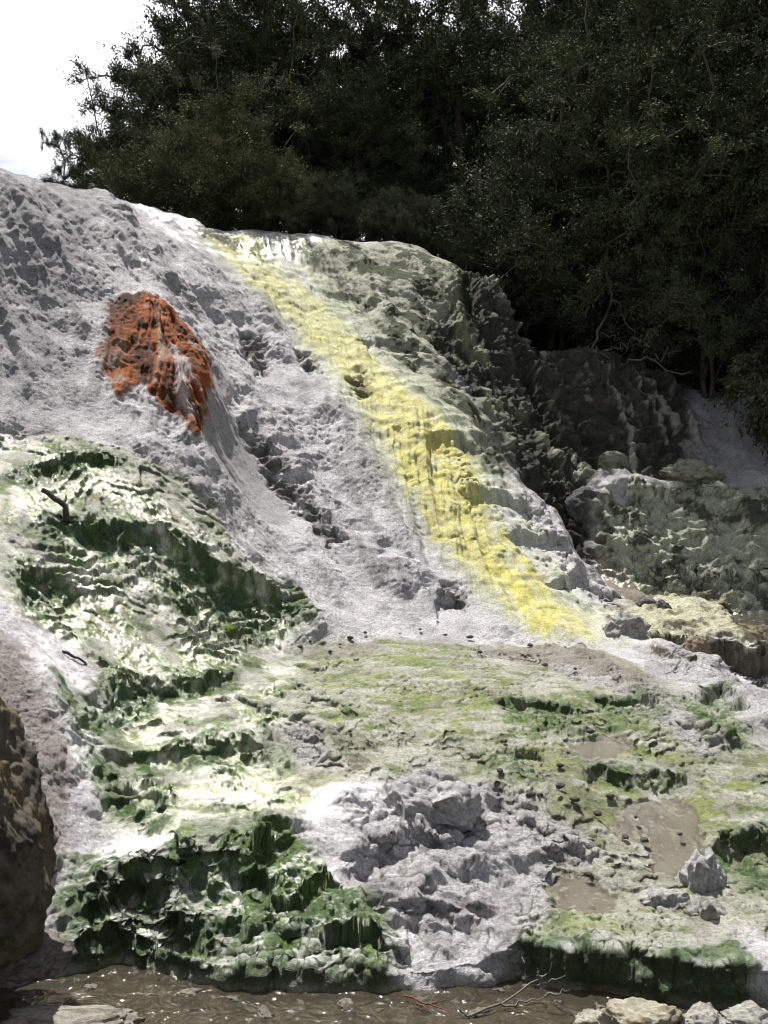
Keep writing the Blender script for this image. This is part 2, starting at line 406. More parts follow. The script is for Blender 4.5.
wx = fbm(x*1.6, y*1.6, z*1.6, 3, 11); wy = fbm(x*1.6 + 9, y*1.6, z*1.6, 3, 15)
wfx = fbm(x*7, y*7, z*7, 3, 21); wfy = fbm(x*7, y*7 + 7, z*7, 3, 25)
z = apply_berms(x, y, z, wx)
z = apply_ledges(x, y, z, wx + .5*wfx)

warpx = wx*.06 + wfx*.05; warpy = wy*.10 + wfy*.07
MK = {}
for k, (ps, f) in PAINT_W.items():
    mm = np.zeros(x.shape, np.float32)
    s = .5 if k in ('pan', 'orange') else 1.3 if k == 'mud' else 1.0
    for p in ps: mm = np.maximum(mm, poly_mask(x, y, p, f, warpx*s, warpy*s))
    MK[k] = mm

def grid_normals(px, py, pz):
    Pg = np.stack([px, py, pz], -1).reshape(len(ang), nr, 3)
    du = np.gradient(Pg, axis=0); dv = np.gradient(Pg, axis=1)
    n = np.cross(du, dv); n /= np.linalg.norm(n, axis=-1, keepdims=True) + 1e-12
    n *= np.sign(n[..., 2:3] + 1e-9)
    return n.reshape(-1, 3)
# standing pool in the gully
GPOOL = []
for lev, pxs in ((1.20, [(722,613),(768,609),(850,609),(850,622),(760,624),(728,619)]),):
    pw = np.array([at_level(u, v, lev) for u, v in pxs]); GPOOL.append((lev, pw))
    mm = poly_mask(x, y, pw, .10, warpx*.7, warpy*.5)
    z = z*(1 - mm) + np.minimum(z, lev - .06)*mm
    MK['mud'] = np.maximum(MK['mud'], mm)

# stepped rimstone: risers and treads cut by the running water
def stair(z, hs, jit, sharp):
    ph = z/hs + jit; k = np.floor(ph); t_ = ph - k
    return (k + .12*t_ + .88*sstep(0, sharp, t_) - jit)*hs
terr = np.clip(MK['cream'], 0, 1)
slope0 = 1 - grid_normals(x, y, z)[:, 2]
leftz = np.maximum(sstep(.2, -.9, x)*sstep(10.2, 9.2, y), MK['steps'])*(1 - MK['rockwhite'])*np.clip(terr + MK['moss'] + MK['steps'], 0, 1)
jit = 2.2*fbm(x*1.1, y*.9, 0, 3, 91) + .8*noise(x*3.7, y*3.0, 2, 97) + .45*wfx + .2*noise(x*17, y*17, 2, 98)
brk = sstep(-.35, .45, fbm(x*1.5, y*1.5, 7, 3, 99))
zs = stair(z, .115, jit, .36)
z = z + (zs - z)*leftz*(.10 + .62*brk)
zs = stair(z, .20, .45*jit + .25, .30)
z = z + (zs - z)*MK['steps']*.5
cen = terr*(1 - leftz)
zs = stair(z, .055, 1.9*fbm(x*2.2, y*1.8, 0, 5, 94, .6), .4)
z = z + (zs - z)*cen*.75*(1 - MK['mud'])*(.3 + .7*brk)
z, sd, inpool = basin(x, y, z, wx + .5*wfx)

# normals of the smooth land
N0 = grid_normals(x, y, z)
steep = 1 - N0[:, 2]
onslope = sstep(8.8, 9.6, y + .18*np.minimum(x, 0)*0)*(1 - terr)
near = 1 - sstep(8, 11, y)

# --- streaks left by running water: noise averaged down the fall line
_RT = np.random.RandomState(77).rand(1024, 1024).astype(np.float32)
def rtex(u, v):
    iu = np.floor(u).astype(np.int32); iv = np.floor(v).astype(np.int32); fu = (u - iu).astype(np.float32); fv = (v - iv).astype(np.float32)
    iu &= 1023; iv &= 1023; iu2 = (iu + 1) & 1023; iv2 = (iv + 1) & 1023
    return (_RT[iv, iu]*(1-fu) + _RT[iv, iu2]*fu)*(1-fv) + (_RT[iv2, iu]*(1-fu) + _RT[iv2, iu2]*fu)*fv
HS = H0.copy()
for _ in range(6): HS[1:-1, 1:-1] = (HS[1:-1, 1:-1]*2 + HS[:-2, 1:-1] + HS[2:, 1:-1] + HS[1:-1, :-2] + HS[1:-1, 2:])/6
GYg, GXg = np.gradient(HS, GS)
mag = np.hypot(GXg, GYg) + .08
DXg = (-GXg/mag).astype(np.float32); DYg = (-GYg/mag).astype(np.float32)
def lic(freq, step, n, off):
    px = x + .05*wx; py = y + .05*wy; acc = 0
    for k in range(n):
        acc = acc + rtex(px*freq + off, py*freq + off)
        ddx = hgrid(DXg, px, py); ddy = hgrid(DYg, px, py)
        dl = np.hypot(ddx, ddy) + 1e-3
        px = px + ddx/dl*step; py = py + ddy/dl*step
    acc = acc - acc.mean(); return (acc/acc.std()).astype(np.float32)
L1 = lic(42, .022, 14, 13.3)       # fine
L2 = lic(13, .055, 14, 91.7)       # coarse
L3 = lic(4.5, .12, 12, 41.1)       # broad

# --- relief
wallm = np.maximum(MK['humpwall'], MK['gullywall'])
rough_big = fbm(x*1.1, y*1.1, z*1.1, 3, 31)
lump = billow(x*5.5 + wx*.6, y*5.5, z*5.5, 3, 41, .55)
fine = fbm(x*22, y*22, z*22, 3, 51, .6)
crag = fbm(x*3.2 + .4*wx, y*3.2, z*6.5, 4, 61, .55)
ridge = 1 - np.abs(noise(x*2.4 + .5*wx, y*1.3, z*2.4, 67))*2
smoothm = np.clip(.8*MK['channel'] + MK['mud']*1.0 + MK['pan'] + .95*MK['halo'] + inpool*.8, 0, 1)
amp = (1 - smoothm)
hum = sstep(-.5, .6, fbm(x*.55, y*.55, z*.55, 3, 35))           # where the crust is knobbly and where it is smooth
sl = 1 - terr
ca, sa = .80, -.60                                                # ribs run down to the right on the white slope
al = x*ca + (y*.8 - z*.6)*sa; ac = -x*sa + (y*.8 - z*.6)*ca
rib = 1 - np.abs(noise(al*.55 + .3*wx, ac*2.1 + .5*wx, 3, 37))*2
rib2 = 1 - np.abs(noise(al*1.6 + .5*wx, ac*6.5 + .6*wx, 5, 38))*2
flute = noise(x*6 + .8*wx, y*2, z*.9, 39) + .5*noise(x*14 + wx, y*4, z*1.5, 40)
slo = sl*sstep(8.6, 9.4, y + .25*np.minimum(x, 0)*0)*sstep(.1, .3, steep)
leftw = sstep(-2.4, -3.4, x)*sstep(9.2, 10, y)
disp = amp*(1 - .45*leftw)*(.075*rough_big*(1 - .75*terr) + .015*lump*sstep(.35, .95, hum)*(1 - .9*terr)*(1 - .5*wallm)*(1 - .8*MK['rockwhite']*near) + .006*fine*(1 - .6*terr))
disp += slo*(.009*L2 + .0035*L1 + .022*L3) + amp*slo*(1 - .4*leftw)*(.036*rib + .010*rib2*(1.1 - hum))
AN = fbm(x*1.9 + .5*wx, y*6.0, 0, 5, 421, .6)       # low rims lying across the flow
disp += terr*(1 - MK['mud'])*(.0015*L1 + .002*L2 + .012*AN)
micro = noise(x*48, y*48, z*48, 401) + .6*noise(x*95, y*95, z*95, 402)
grit = np.clip(noise(x*30, y*30, z*30, 403) - .25, 0, 1)*np.clip(fbm(x*2, y*2, z*2, 3, 404) + .3, 0, 1)
disp += (1 - inpool)*(1 - .8*MK['pan'])*(.0026*micro*(1 - .7*MK['halo'])*(1 - .8*MK['mud']) + .009*grit*(1 - MK['moss'])*(1 - MK['mud'])*(1 - MK['halo']))
disp += amp*slo*.035*np.clip(fbm(x*2.3, y*2.3, z*2.3, 4, 47) - .25, 0, 1)
disp += leftw*(.014*flute + .012*L2)
disp += MK['scar']*(-.06 + .05*crag)
disp += MK['nose']*(.02*crag + .010*L2 + .004*L1)
cnz = fbm(x*.9, y*.9, z*.9, 3, 49)
frac = fracture(x, y, z, 1.9, 301)
frac2 = fracture(x, y, z, 4.2, 311)
disp += MK['humpwall']*(.06*crag + .05*L3 + .02*L2 + .008*L1 + .05*frac2) + MK['gullywall']*(.09*crag + .03*ridge + .09*frac + .02*L2)
disp += slo*.009*frac2*(1 - MK['channel'])*sstep(.2, .7, cnz) + leftw*.008*frac2 + MK['scar']*.05*frac2
disp += MK['bench']*(.09*crag + .025*L3 + .02*frac2 + .04*frac) + MK['shelf']*.05*crag
rw = MK['rockwhite']*near
strata = np.abs(((z*11 + 1.2*wx + 2.2*x*.35) % 1.0) - .5)*2
disp += rw*(.010*crag + (.014*frac2 + .050*frac)*(1 - .6*sstep(6.6, 7.2, y)) + .02*(sstep(.2, .6, strata) - .5)*(1 - sstep(6.6, 7.2, y)))
# runnels and lips down the yellow stream
disp += MK['halo']*(.024*fbm(x*2.0, y*2.0, z*3.5, 3, 71) + .006*L2 + .003*L1) + MK['yellow']*.007*billow(x*9, y*9, z*9, 2, 75)
yst = stair(z, .22, 1.1*fbm(x*1.6, y*1.6, 0, 3, 73), .5) - z
z = z + yst*.22*np.clip(MK['halo'] + .4*MK['spine'], 0, 1)
disp += MK['halo']*(1 - MK['yellow'])*.03*fbm(x*2.5, y*2.5, z*2.5, 3, 78)
# hanging algae strands: ridges that run with the water
fl = noise(x*26 + 9*wx, y*7 + wy*2, z*3, 81) + .5*noise(x*55 + 9*wx, y*12, z*6, 82)
mossb = np.clip(MK['moss'] + .25*MK['lime'], 0, 1)
disp += MK['moss']*(.005*L2 + .003*L1 + .012*crag + .022*lump + .012*fbm(x*13, y*13, z*13, 3, 431, .6))
cw_ = wfx*.25
ck = np.minimum(np.abs(noise(x*2.2 + cw_, y*2.2, z*5.5 + .8*wx, 441)), np.abs(noise(x*4.1 + cw_ + 9, y*4.1, z*7.5 + wx, 442))*.8)
crack = sstep(.055, .012, ck)*sstep(-.3, .3, fbm(x*1.3, y*1.3, z*1.3, 3, 443) + .15)
crm = np.clip(rw + .55*slo*(1 - MK['halo'])*(1 - MK['channel']) + .6*MK['leftbank'] + .5*wallm + .6*MK['bench'], 0, 1)*crack
crm = crm*(1 - MK['orange'])
disp -= crm*.010
rim = terr*(1 - MK['mud'])*(1 - MK['pan'])*(1 - inpool)
cut = 0
disp -= MK['mud']*.02 + MK['pan']*.03
inp2 = inpool*sstep(.12, .02, z)
disp *= (1 - .75*inp2)
x2 = x + N0[:, 0]*disp; y2 = y + N0[:, 1]*disp; z2 = z + N0[:, 2]*disp + cut
# undercut: steep wet faces bulge out and in sideways
y2 = y2 + sstep(.2, .6, steep)*(.04*noise(x*3, y*3, z*9, 95) + .02*noise(x*8, y*8, z*14, 96))*(1 - smoothm)*(1 - .7*MK['moss'])
N1 = grid_normals(x2, y2, z2)

MK['mud'] = sstep(.25, .75, MK['mud'] + .3*fbm(x*5, y*5, z*5, 4, 110, .62)*(MK['mud'] > .01) + .12*fbm(x*22, y*22, z*22, 2, 411)*(MK['mud'] > .01))
# --- colours (albedo of the minerals and algae)
def lay(c, colr, m):
    return c*(1 - m[:, None]) + np.array(colr, np.float32)[None]*m[:, None]
c = np.tile(np.array([.70, .675, .705], np.float32), (len(x), 1))
cn = fbm(x*2.2, y*2.2, z*2.2, 5, 101, .6); cf = fbm(x*14, y*14, z*14, 4, 105, .6); cs = fbm(x*5, y*5, z*5, 4, 110, .62)
c = lay(c, (.45, .44, .455), sstep(-.1, .7, cn)*.6)
c = lay(c, (.25, .245, .235), sstep(.2, .9, cs*.6 + .2*cf + .3*L2*slo)*.6)
c = lay(c, (.33, .325, .33), slo*sstep(.3, 1.6, L2 + .5*L1)*.55)
c = lay(c, (.82, .79, .80), sstep(.2, .8, -cs)*.6)
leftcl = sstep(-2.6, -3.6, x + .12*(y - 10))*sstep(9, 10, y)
c = lay(c, (.30, .30, .315), leftcl*(.65 + .3*cs.clip(-1, 1)))  # shade of the left cliff put into the colour as darker grey
c = lay(c, (.41, .405, .30), terr*(.85 + .2*cn.clip(-1, 1)))
c = lay(c, (.58, .575, .51), terr*sstep(.1, .6, -cn + .5*sstep(0, -1, x))*.75)
c = lay(c, (.19, .175, .125), terr*sstep(-.1, .5, fbm(x*1.1, y*1.1, 9, 3, 123))*sstep(-.5, .8, x)*.5)
c = lay(c, (.24, .29, .09), terr*sstep(.12, .5, cs + .35*cf - .15)*.75*(1 - sstep(4.9, 5.3, -x + 4)*0))
c = lay(c, (.62, .62, .55), terr*sstep(.05, .6, AN + .12*L1 + .25*cn)*.75)
c = lay(c, (.15, .20, .055), terr*sstep(.15, .65, -AN + .15*L1 + .5*cs)*.7)
c = lay(c, (.20, .17, .125), terr*sstep(.35, .7, fbm(x*3, y*3, 5, 4, 121) + .2*cf)*.45)
c = lay(c, (.30, .35, .09), MK['lime']*sstep(-.1, .5, fbm(x*2.4, y*7.5, 0, 5, 181, .62) + .15*cf)*.8)
c = lay(c, (.12, .19, .035), MK['lime']*sstep(.15, .6, cn*.5 + cf*.5)*.7)
c = lay(c, (.46, .445, .46), MK['channel']*.8)
pits = sstep(.35, .8, micro*.6 + .5*noise(x*24, y*24, z*24, 405) + .35*cs)
c = lay(c, (.17, .165, .16), slo*pits*(1 - MK['halo'])*.75)
c = lay(c, (.12, .12, .08), terr*pits*.45)
c = lay(c, (.84, .83, .84), slo*sstep(.35, .8, -micro*.6 - .5*noise(x*24, y*24, z*24, 405) + .3*cs)*.6)
# sulphur
hv = MK['halo']*(.55 + .35*cs.clip(-1, 1))
c = lay(c, (.54, .575, .42), hv)
c = lay(c, (.34, .40, .25), MK['halo']*sstep(.2, 1.4, L3 + .5*L2)*.7)
c = lay(c, (.62, .61, .58), MK['halo']*sstep(.1, .6, cn)*.6)
yv = sstep(.40, 1.0, MK['yellow'] + .14*L2 + .09*L1 + .22*cs)*np.clip(.85 + .35*cs, 0, 1)*(.22 + .78*sstep(15.3, 11.6, y))
yv = yv*sstep(.0, .25, MK['yellow'])
c = lay(c, (.60, .60, .34), sstep(.1, .6, MK['yellow'])*.6)
c = lay(c, (.72, .66, .17), yv)
c = lay(c, (.62, .63, .44), yv*sstep(.1, .6, cn + .25*L3)*.4*sstep(10, 13, y) )
c = lay(c, (.70, .69, .45), yv*sstep(.3, 1.5, L1 + .6*L2)*.6)
c = lay(c, (.45, .40, .08), yv*sstep(.2, .7, cf*.5 + cn*.4 + .15*L2)*.7)
# spine with lichen
sp = MK['spine']
c = lay(c, (.42, .45, .27), sp*.6)
c = lay(c, (.07, .085, .04), sp*sstep(.0, .3, fbm(x*2.6, y*2.6, z*2.6, 5, 131, .62) + .15*cf)*.92)
pale_low = sstep(10.4, 11.4, y)*0
# right face of hump + gully: lichen, wet rock and painted-in shade
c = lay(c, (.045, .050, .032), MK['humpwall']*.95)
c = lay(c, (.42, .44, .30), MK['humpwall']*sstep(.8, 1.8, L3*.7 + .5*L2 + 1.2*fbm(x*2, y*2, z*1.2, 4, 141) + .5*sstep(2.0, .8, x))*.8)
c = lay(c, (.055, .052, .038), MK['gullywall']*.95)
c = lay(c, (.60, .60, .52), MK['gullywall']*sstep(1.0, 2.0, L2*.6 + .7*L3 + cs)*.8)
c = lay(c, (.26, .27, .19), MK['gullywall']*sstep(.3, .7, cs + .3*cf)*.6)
c = lay(c, (.62, .66, .50), MK['bench']*.9)
c = lay(c, (.06, .07, .045), MK['bench']*sstep(.05, .3, fbm(x*2.2, y*2.2, z*2.2, 5, 151, .65) + .10*L2 + .12*L3)*.88)
c = lay(c, (.55, .54, .57), MK['bench']*sstep(.8, 1.6, L3)*.7)
c = lay(c, (.60, .585, .60), MK['paleslope']*.9)
c = lay(c, (.62, .61, .42), MK['shelf']*.9)
c = lay(c, (.14, .13, .08), MK['shelf']*sstep(.2, .5, cs)*.7)
# moss / algae
st1 = 1 - N1[:, 2]
mv = sstep(.1, .9, MK['moss'] + .12*L2 + .08*L1 + .2*cs)*sstep(-.55, .25, cs*.6 + cf*.45 + (1.5 - .6*sstep(-.3, -1, x))*(st1 - .20))*sstep(0, .1, MK['moss'])
bedm = inpool*sstep(.10, .05, z2)
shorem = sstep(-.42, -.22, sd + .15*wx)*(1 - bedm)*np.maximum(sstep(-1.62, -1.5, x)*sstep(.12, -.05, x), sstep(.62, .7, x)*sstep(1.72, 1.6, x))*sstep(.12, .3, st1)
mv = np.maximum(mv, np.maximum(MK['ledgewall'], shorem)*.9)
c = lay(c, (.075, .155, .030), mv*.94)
c = lay(c, (.16, .25, .045), np.maximum(MK['moss']*.9, .6*mv)*sstep(.2, 1.5, L1*.6 + L2*.5 + cf*.5)*.75)
tealm = sstep(.5, 2.2, -x - .0)*sstep(9.2, 8.8, y)
c = lay(c, (.24, .29, .15), MK['moss']*(1 - mv)*.55)
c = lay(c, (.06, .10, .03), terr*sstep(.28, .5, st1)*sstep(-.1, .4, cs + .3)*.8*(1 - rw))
c = lay(c, (.095, .165, .105), mv*tealm*sstep(-.2, .5, cn)*.8)
grm = terr*sstep(-.2, 1.2, -x)*sstep(.05, .5, fbm(x*2.4, y*4.5, 3, 4, 161) + .25*cf)
c = lay(c, (.15, .22, .08), grm*.6*(1 - mv))
# orange iron stain
ov = sstep(.10, .85, MK['orange'] + .14*L2 + .10*L1 + .15*cs)*sstep(.0, .25, MK['orange'])*(1 - .75*MK['vein'])
c = lay(c, (.43, .105, .012), ov*.97)
c = lay(c, (.50, .47, .44), ov*sstep(.6, 1.6, L2 - .6*cs)*.7)
c = lay(c, (.48, .24, .08), ov*sstep(.5, 1.6, L1 + .5*L2)*.5)
c = lay(c, (.06, .03, .018), MK['orange']*sstep(-2.60, -2.95, x)*.6)  # left end darkened: shade under the overhang painted onto the stain
c = lay(c, (.055, .028, .016), ov*sstep(-.1, .9, -L2*.7 - .4*L1 + .9*cs)*.92)
c = lay(c, (.52, .505, .515), rw*.8*(1 - MK['moss']))
c = lay(c, (.33, .315, .305), rw*sstep(.1, .6, cs + .3*cf)*.6*(1 - MK['moss']))
c = lay(c, (.15, .14, .125), crm*.65)
c = lay(c, (.085, .068, .040), MK['mud']*.95)
c = lay(c, (.06, .055, .045), MK['mud']*sstep(.1, .6, cs + .6*cf)*.6)
c = lay(c, (.20, .19, .12), MK['mud']*sstep(.25, .6, noise(x*26, y*26, z*26, 412) + .4*cs)*.8)
c = lay(c, (.13, .125, .115), MK['pan']*.9)
c = lay(c, (.16, .13, .085), MK['stream']*.9)
c = lay(c, (.11, .11, .085), MK['scar']*sstep(-.3, .3, cs + .3)*.75)
c = lay(c, (.030, .048, .016), np.maximum(MK['ledgewall'], shorem)*sstep(.25, .45, st1)*.8)  # algae on ledge and bank faces darkened, their shade put into the colour
c = lay(c, (.31, .28, .235), MK['silt']*.7)
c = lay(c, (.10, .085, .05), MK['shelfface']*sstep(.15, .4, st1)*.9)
c = lay(c, (.31, .275, .255), MK['leftbank']*.85)
c = lay(c, (.16, .14, .12), MK['leftbank']*sstep(.1, .6, cs + .3*cf)*.7)
# pool bed: silt
c = lay(c, (.085, .066, .04), bedm*.95)
c = lay(c, (.16, .13, .08), bedm*sstep(.0, .5, cs)*.6)
# earth behind the crest, below the trees
soil = np.maximum(sstep(.5, 1.3, y - np.interp(x, [-12, -4.4, -3, 0, 1.3, 2.6, 5.5, 12], [12.3, 12.6, 14.6, 16.2, 16.2, 15.4, 15.9, 15])), sstep(6.2, 6.8, x)*sstep(9.5, 11, y))
c = lay(c, (.035, .03, .022), soil*.95)
ls = np.where(np.abs(x) > 40, 1, 0)
wet = np.clip(.12 + .9*MK['stream'] + .40*MK['moss'] + .55*MK['mud'] + .5*MK['pan'] + .7*MK['sheen']*sstep(-.3, .4, cn + .3) + .35*terr + .9*bedm + .25*MK['halo'], 0, 1)*(1 - .8*rw)*(1 - soil)
film = np.clip(.65*MK['mud']**2 + .5*MK['pan'] + MK['stream'] + bedm + .85*MK['sheen']*(1 - mv)*sstep(-.2, .4, cn + .25) + .25*MK['halo'], 0, 1)*(1 - soil)
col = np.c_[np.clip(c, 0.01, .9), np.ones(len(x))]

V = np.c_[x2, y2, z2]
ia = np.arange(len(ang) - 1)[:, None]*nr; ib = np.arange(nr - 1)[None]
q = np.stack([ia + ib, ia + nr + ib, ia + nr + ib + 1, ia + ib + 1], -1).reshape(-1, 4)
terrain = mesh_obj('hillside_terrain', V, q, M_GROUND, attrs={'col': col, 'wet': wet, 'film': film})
tag(terrain, kind='structure')
Zg = z2.reshape(len(ang), nr)

def land(u, v):
    """world point of the finished land under photo pixel u, v"""
    xx, yy = on_ground(u, v); return xx, yy, float(hgrid(H, xx, yy))

# ------------------------------------------------------------------ far ground sheet
def plain_mat(name, colr, rough=.95, bump=.0, sc=20, var=.35):
    m, nt, bs = new_mat(name)
    co = nd(nt, 'ShaderNodeNewGeometry').outputs['Position']
    n = noise_node(nt, co, sc, 6, .65)
    a = tuple(k*(1-var) for k in colr); b = tuple(min(1, k*(1+var)) for k in colr)
    nt.links.new(mixc(nt, n, a, b), bs.inputs['Base Color']); bs.inputs['Roughness'].default_value = rough
    if bump:
        bp = nd(nt, 'ShaderNodeBump'); bp.inputs['Distance'].default_value = bump; bp.inputs['Strength'].default_value = .8
        nt.links.new(noise_node(nt, co, sc*2.5, 6, .7), bp.inputs['Height']); nt.links.new(bp.outputs[0], bs.inputs['Normal'])
    return m
M_EARTH = plain_mat('bush_earth', (.06, .055, .035), .95, .02, 6)
gv = np.array([(-3000, -3000, -.6), (3000, -3000, -.6), (3000, 3000, -.6), (-3000, 3000, -.6)])
tag(mesh_obj('ground', gv, np.array([[0, 1, 2, 3]]), M_EARTH), kind='structure')

# ------------------------------------------------------------------ water
def water_mat(name, tint, rough=.03, wav=.012, sc=14):
    m, nt, bs = new_mat(name)
    bs.inputs['Base Color'].default_value = (*tint, 1); bs.inputs['Roughness'].default_value = rough
    bs.inputs['IOR'].default_value = 1.33; bs.inputs['Transmission Weight'].default_value = .9
    co = nd(nt, 'ShaderNodeNewGeometry').outputs['Position']
    b = nd(nt, 'ShaderNodeBump'); b.inputs['Distance'].default_value = wav; b.inputs['Strength'].default_value = .8
    nt.links.new(noise_node(nt, co, sc, 2, .5, .6), b.inputs['Height']); nt.links.new(b.outputs[0], bs.inputs['Normal'])
    return m
M_WATER = water_mat('pool_water', (.34, .30, .215), .10, .10, 8)
def sheet(name, pxs, z, mat, n=40):
    pts = np.array(pxs); cx, cy = pts.mean(0)
    V = [(cx, cy, z)] + [(a, b, z) for a, b in pts]
    f = [[0, i + 1, (i + 1) % len(pts) + 1] for i in range(len(pts))]
    return tag(mesh_obj(name, np.array(V), np.array(f), mat), kind='structure')
sheet('pool_water', [(-3.3, 3.6), (3.3, 3.6), (3.3, 5.3), (-3.3, 5.3)], WATER_Z, M_WATER)


for lev, pw in GPOOL:
    cc = pw.mean(0); sheet('stream_pool', (cc + (pw - cc)*1.15).tolist(), lev, M_WATER)

# ------------------------------------------------------------------ rocks
def attr_mat(name, rough=.85, spec=.3, sc=30, bump=.012, var=.5):
    m, nt, bs = new_mat(name)
    col = nd(nt, 'ShaderNodeAttribute', attribute_name='col')
    co = nd(nt, 'ShaderNodeTexCoord').outputs['Object']
    n = noise_node(nt, co, sc, 6, .68)
    v = mathn(nt, 'ADD', mathn(nt, 'MULTIPLY', mathn(nt, 'SUBTRACT', n, .5), var*2.2), 1.0)
    vc = nd(nt, 'ShaderNodeCombineColor')
    for i in range(3): nt.links.new(v, vc.inputs[i])
    nt.links.new(mixc(nt, 1.0, col.outputs['Color'], vc.outputs[0], 'MULTIPLY'), bs.inputs['Base Color'])
    bs.inputs['Roughness'].default_value = rough; bs.inputs['Specular IOR Level'].default_value = spec
    if bump:
        b = nd(nt, 'ShaderNodeBump'); b.inputs['Distance'].default_value = bump*1.8; b.inputs['Strength'].default_value = 1
        nt.links.new(noise_node(nt, co, sc*1.6, 8, .78), b.inputs['Height']); nt.links.new(b.outputs[0], bs.inputs['Normal'])
    return m
M_ROCK = attr_mat('crusted_rock', .88, .25, 42, .012, .75)
_ICO = {}
def ico(sub):
    if sub not in _ICO:
        import bmesh
        bm = bmesh.new(); bmesh.ops.create_icosphere(bm, subdivisions=sub, radius=1)
        V = np.array([v.co[:] for v in bm.verts]); Fc = np.array([[v.index for v in f.verts] for f in bm.faces]); bm.free()
        _ICO[sub] = (V, Fc)
    return _ICO[sub]
def rock(name, loc, size, seed, label, cat='rock', group=None, colr=(.5,.49,.48), dark=(.25,.24,.23), sub=5, rz=0, block=.35, craggy=.22, tilt=0.0, mossy=None, parent=None):
    V, Fc = ico(sub); V = V.copy()
    # squarish block cut by a few random planes, then weathered
    r = np.random.RandomState(seed)
    for k in range(9):
        n = r.normal(size=3); n /= np.linalg.norm(n); d = r.uniform(.62, .92)
        over = (V@n) - d
        V -= np.where(over > 0, over, 0)[:, None]*n*block*2.2
    q = V*1.6 + seed*3.1
    f = fbm(q[:, 0], q[:, 1], q[:, 2], 5, 200, .55)
    rdg = 1 - np.abs(noise(q[:, 0]*1.7, q[:, 1]*1.7, q[:, 2]*3.4, 207))*2
    V *= (1 + craggy*f*.6 + craggy*.28*rdg)[:, None]
    fc = fbm(q[:, 0]*3, q[:, 1]*3, q[:, 2]*3, 4, 210, .6)
    V *= (1 + craggy*.16*fc + craggy*.05*fbm(q[:, 0]*11, q[:, 1]*11, q[:, 2]*11, 3, 215))[:, None]
    V *= (1 + craggy*.12*fracture(q[:, 0], q[:, 1], q[:, 2], .9, seed))[:, None]
    cc = lay(np.tile(np.array(colr, np.float32), (len(V), 1)), dark, sstep(-.1, .6, fc*.7 + f*.5))
    if mossy is not None: cc = lay(cc, mossy, sstep(.1, .5, noise(q[:, 0]*1.1, q[:, 1]*1.1, q[:, 2]*1.1, 220) + .3*fc)*.8)
    V *= np.array(size)
    ct, st = math.cos(tilt), math.sin(tilt)
    V = np.c_[V[:, 0]*ct + V[:, 2]*st, V[:, 1], -V[:, 0]*st + V[:, 2]*ct]
    o = mesh_obj(name, V, Fc, M_ROCK, attrs={'col': np.c_[cc.clip(.01, .9), np.ones(len(V))]}, parent=parent)
    o.location = loc; o.rotation_euler = (0, 0, rz)
    if label: tag(o, label, cat, group)
    return o
def at_px(u, v, d, dz=0): 
    p = P(u, v, d); return (p[0], p[1], p[2] + dz)

rock('boulder', at_px(-58, 835, 4.70), (.53, .48, .66), 4, 'big dark brown boulder in shade at the left edge beside the pool', 'boulder', colr=(.15,.13,.10), dark=(.055,.05,.042), sub=7, craggy=.2, mossy=(.19,.15,.085))
rock('rock', at_px(18, 955, 4.72), (.22, .2, .10), 9, 'low flat dark slab at the foot of the big brown boulder', 'rock', colr=(.22,.20,.18), dark=(.1,.09,.08), craggy=.3)
rock('rock', at_px(702, 888, 5.45), (.115, .11, .20), 12, 'upright knobbly white rock beside the green hollow at the right edge', 'rock', colr=(.52,.51,.51), dark=(.28,.27,.26), craggy=.45, tilt=.25)
rock('rock', at_px(664, 905, 5.3), (.13, .11, .07), 14, 'low crusty white rock just left of the upright knobbly one', 'rock', craggy=.5)
rock('rock', at_px(708, 925, 5.15), (.11, .10, .12), 15, 'pale broken rock directly below the upright knobbly one', 'rock', colr=(.45,.44,.40), craggy=.5)
rock('rock', at_px(735, 965, 4.98), (.14, .11, .10), 17, 'white crusty rock at the right end of the dark mossy ledge', 'rock', craggy=.5)
rock('rock', at_px(762, 1000, 4.85), (.13, .12, .09), 18, 'white rock at the waterline in the bottom right corner', 'rock', craggy=.5)
rock('rock', at_px(652, 930, 5.1), (.16, .10, .05), 19, 'flat lilac-white slab on the brink of the dark mossy ledge', 'rock', colr=(.52,.51,.53), craggy=.4)
rock('stone', at_px(640, 1022, 4.35), (.17, .13, .085), 21, 'pale cream stone with a brown pit, at the bottom edge of the water', 'stone', colr=(.48,.46,.36), dark=(.26,.2,.13), craggy=.4)
rock('stone', at_px(700, 1025, 4.35), (.12, .1, .06), 22, 'small pale stone right of the cream one at the bottom edge', 'stone', colr=(.5,.48,.42), craggy=.4)
rock('stone', at_px(752, 1024, 4.4), (.13, .1, .07), 24, 'rounded pale stone at the bottom edge, rightmost in the water', 'stone', colr=(.48,.47,.42), craggy=.35)
rock('stone', at_px(596, 1026, 4.4), (.10, .09, .05), 25, 'low pale stone left of the cream one with the brown pit', 'stone', colr=(.5,.48,.40), craggy=.4)
rock('rock', at_px(70, 1024, 4.45), (.36, .12, .05), 27, 'long flat pale slab along the water in the bottom left corner', 'rock', colr=(.40,.37,.32), dark=(.2,.18,.14), craggy=.3)
rock('rock', at_px(405, 808, 6.05), (.20, .2, .15), 31, 'grey faced block, left half of the cracked white outcrop', 'rock', colr=(.48,.47,.48), dark=(.3,.29,.29), block=.6, craggy=.3)
rock('rock', at_px(450, 806, 6.0), (.17, .18, .13), 33, 'squared white block, right half of the cracked outcrop', 'rock', colr=(.52,.51,.52), dark=(.32,.31,.31), block=.6, craggy=.3)
rock('rock', at_px(626, 634, 9.75), (.20, .2, .18), 35, 'grey crusted rock at the lower right foot of the yellow stream', 'rock', colr=(.40,.39,.38), dark=(.2,.19,.18), craggy=.4)
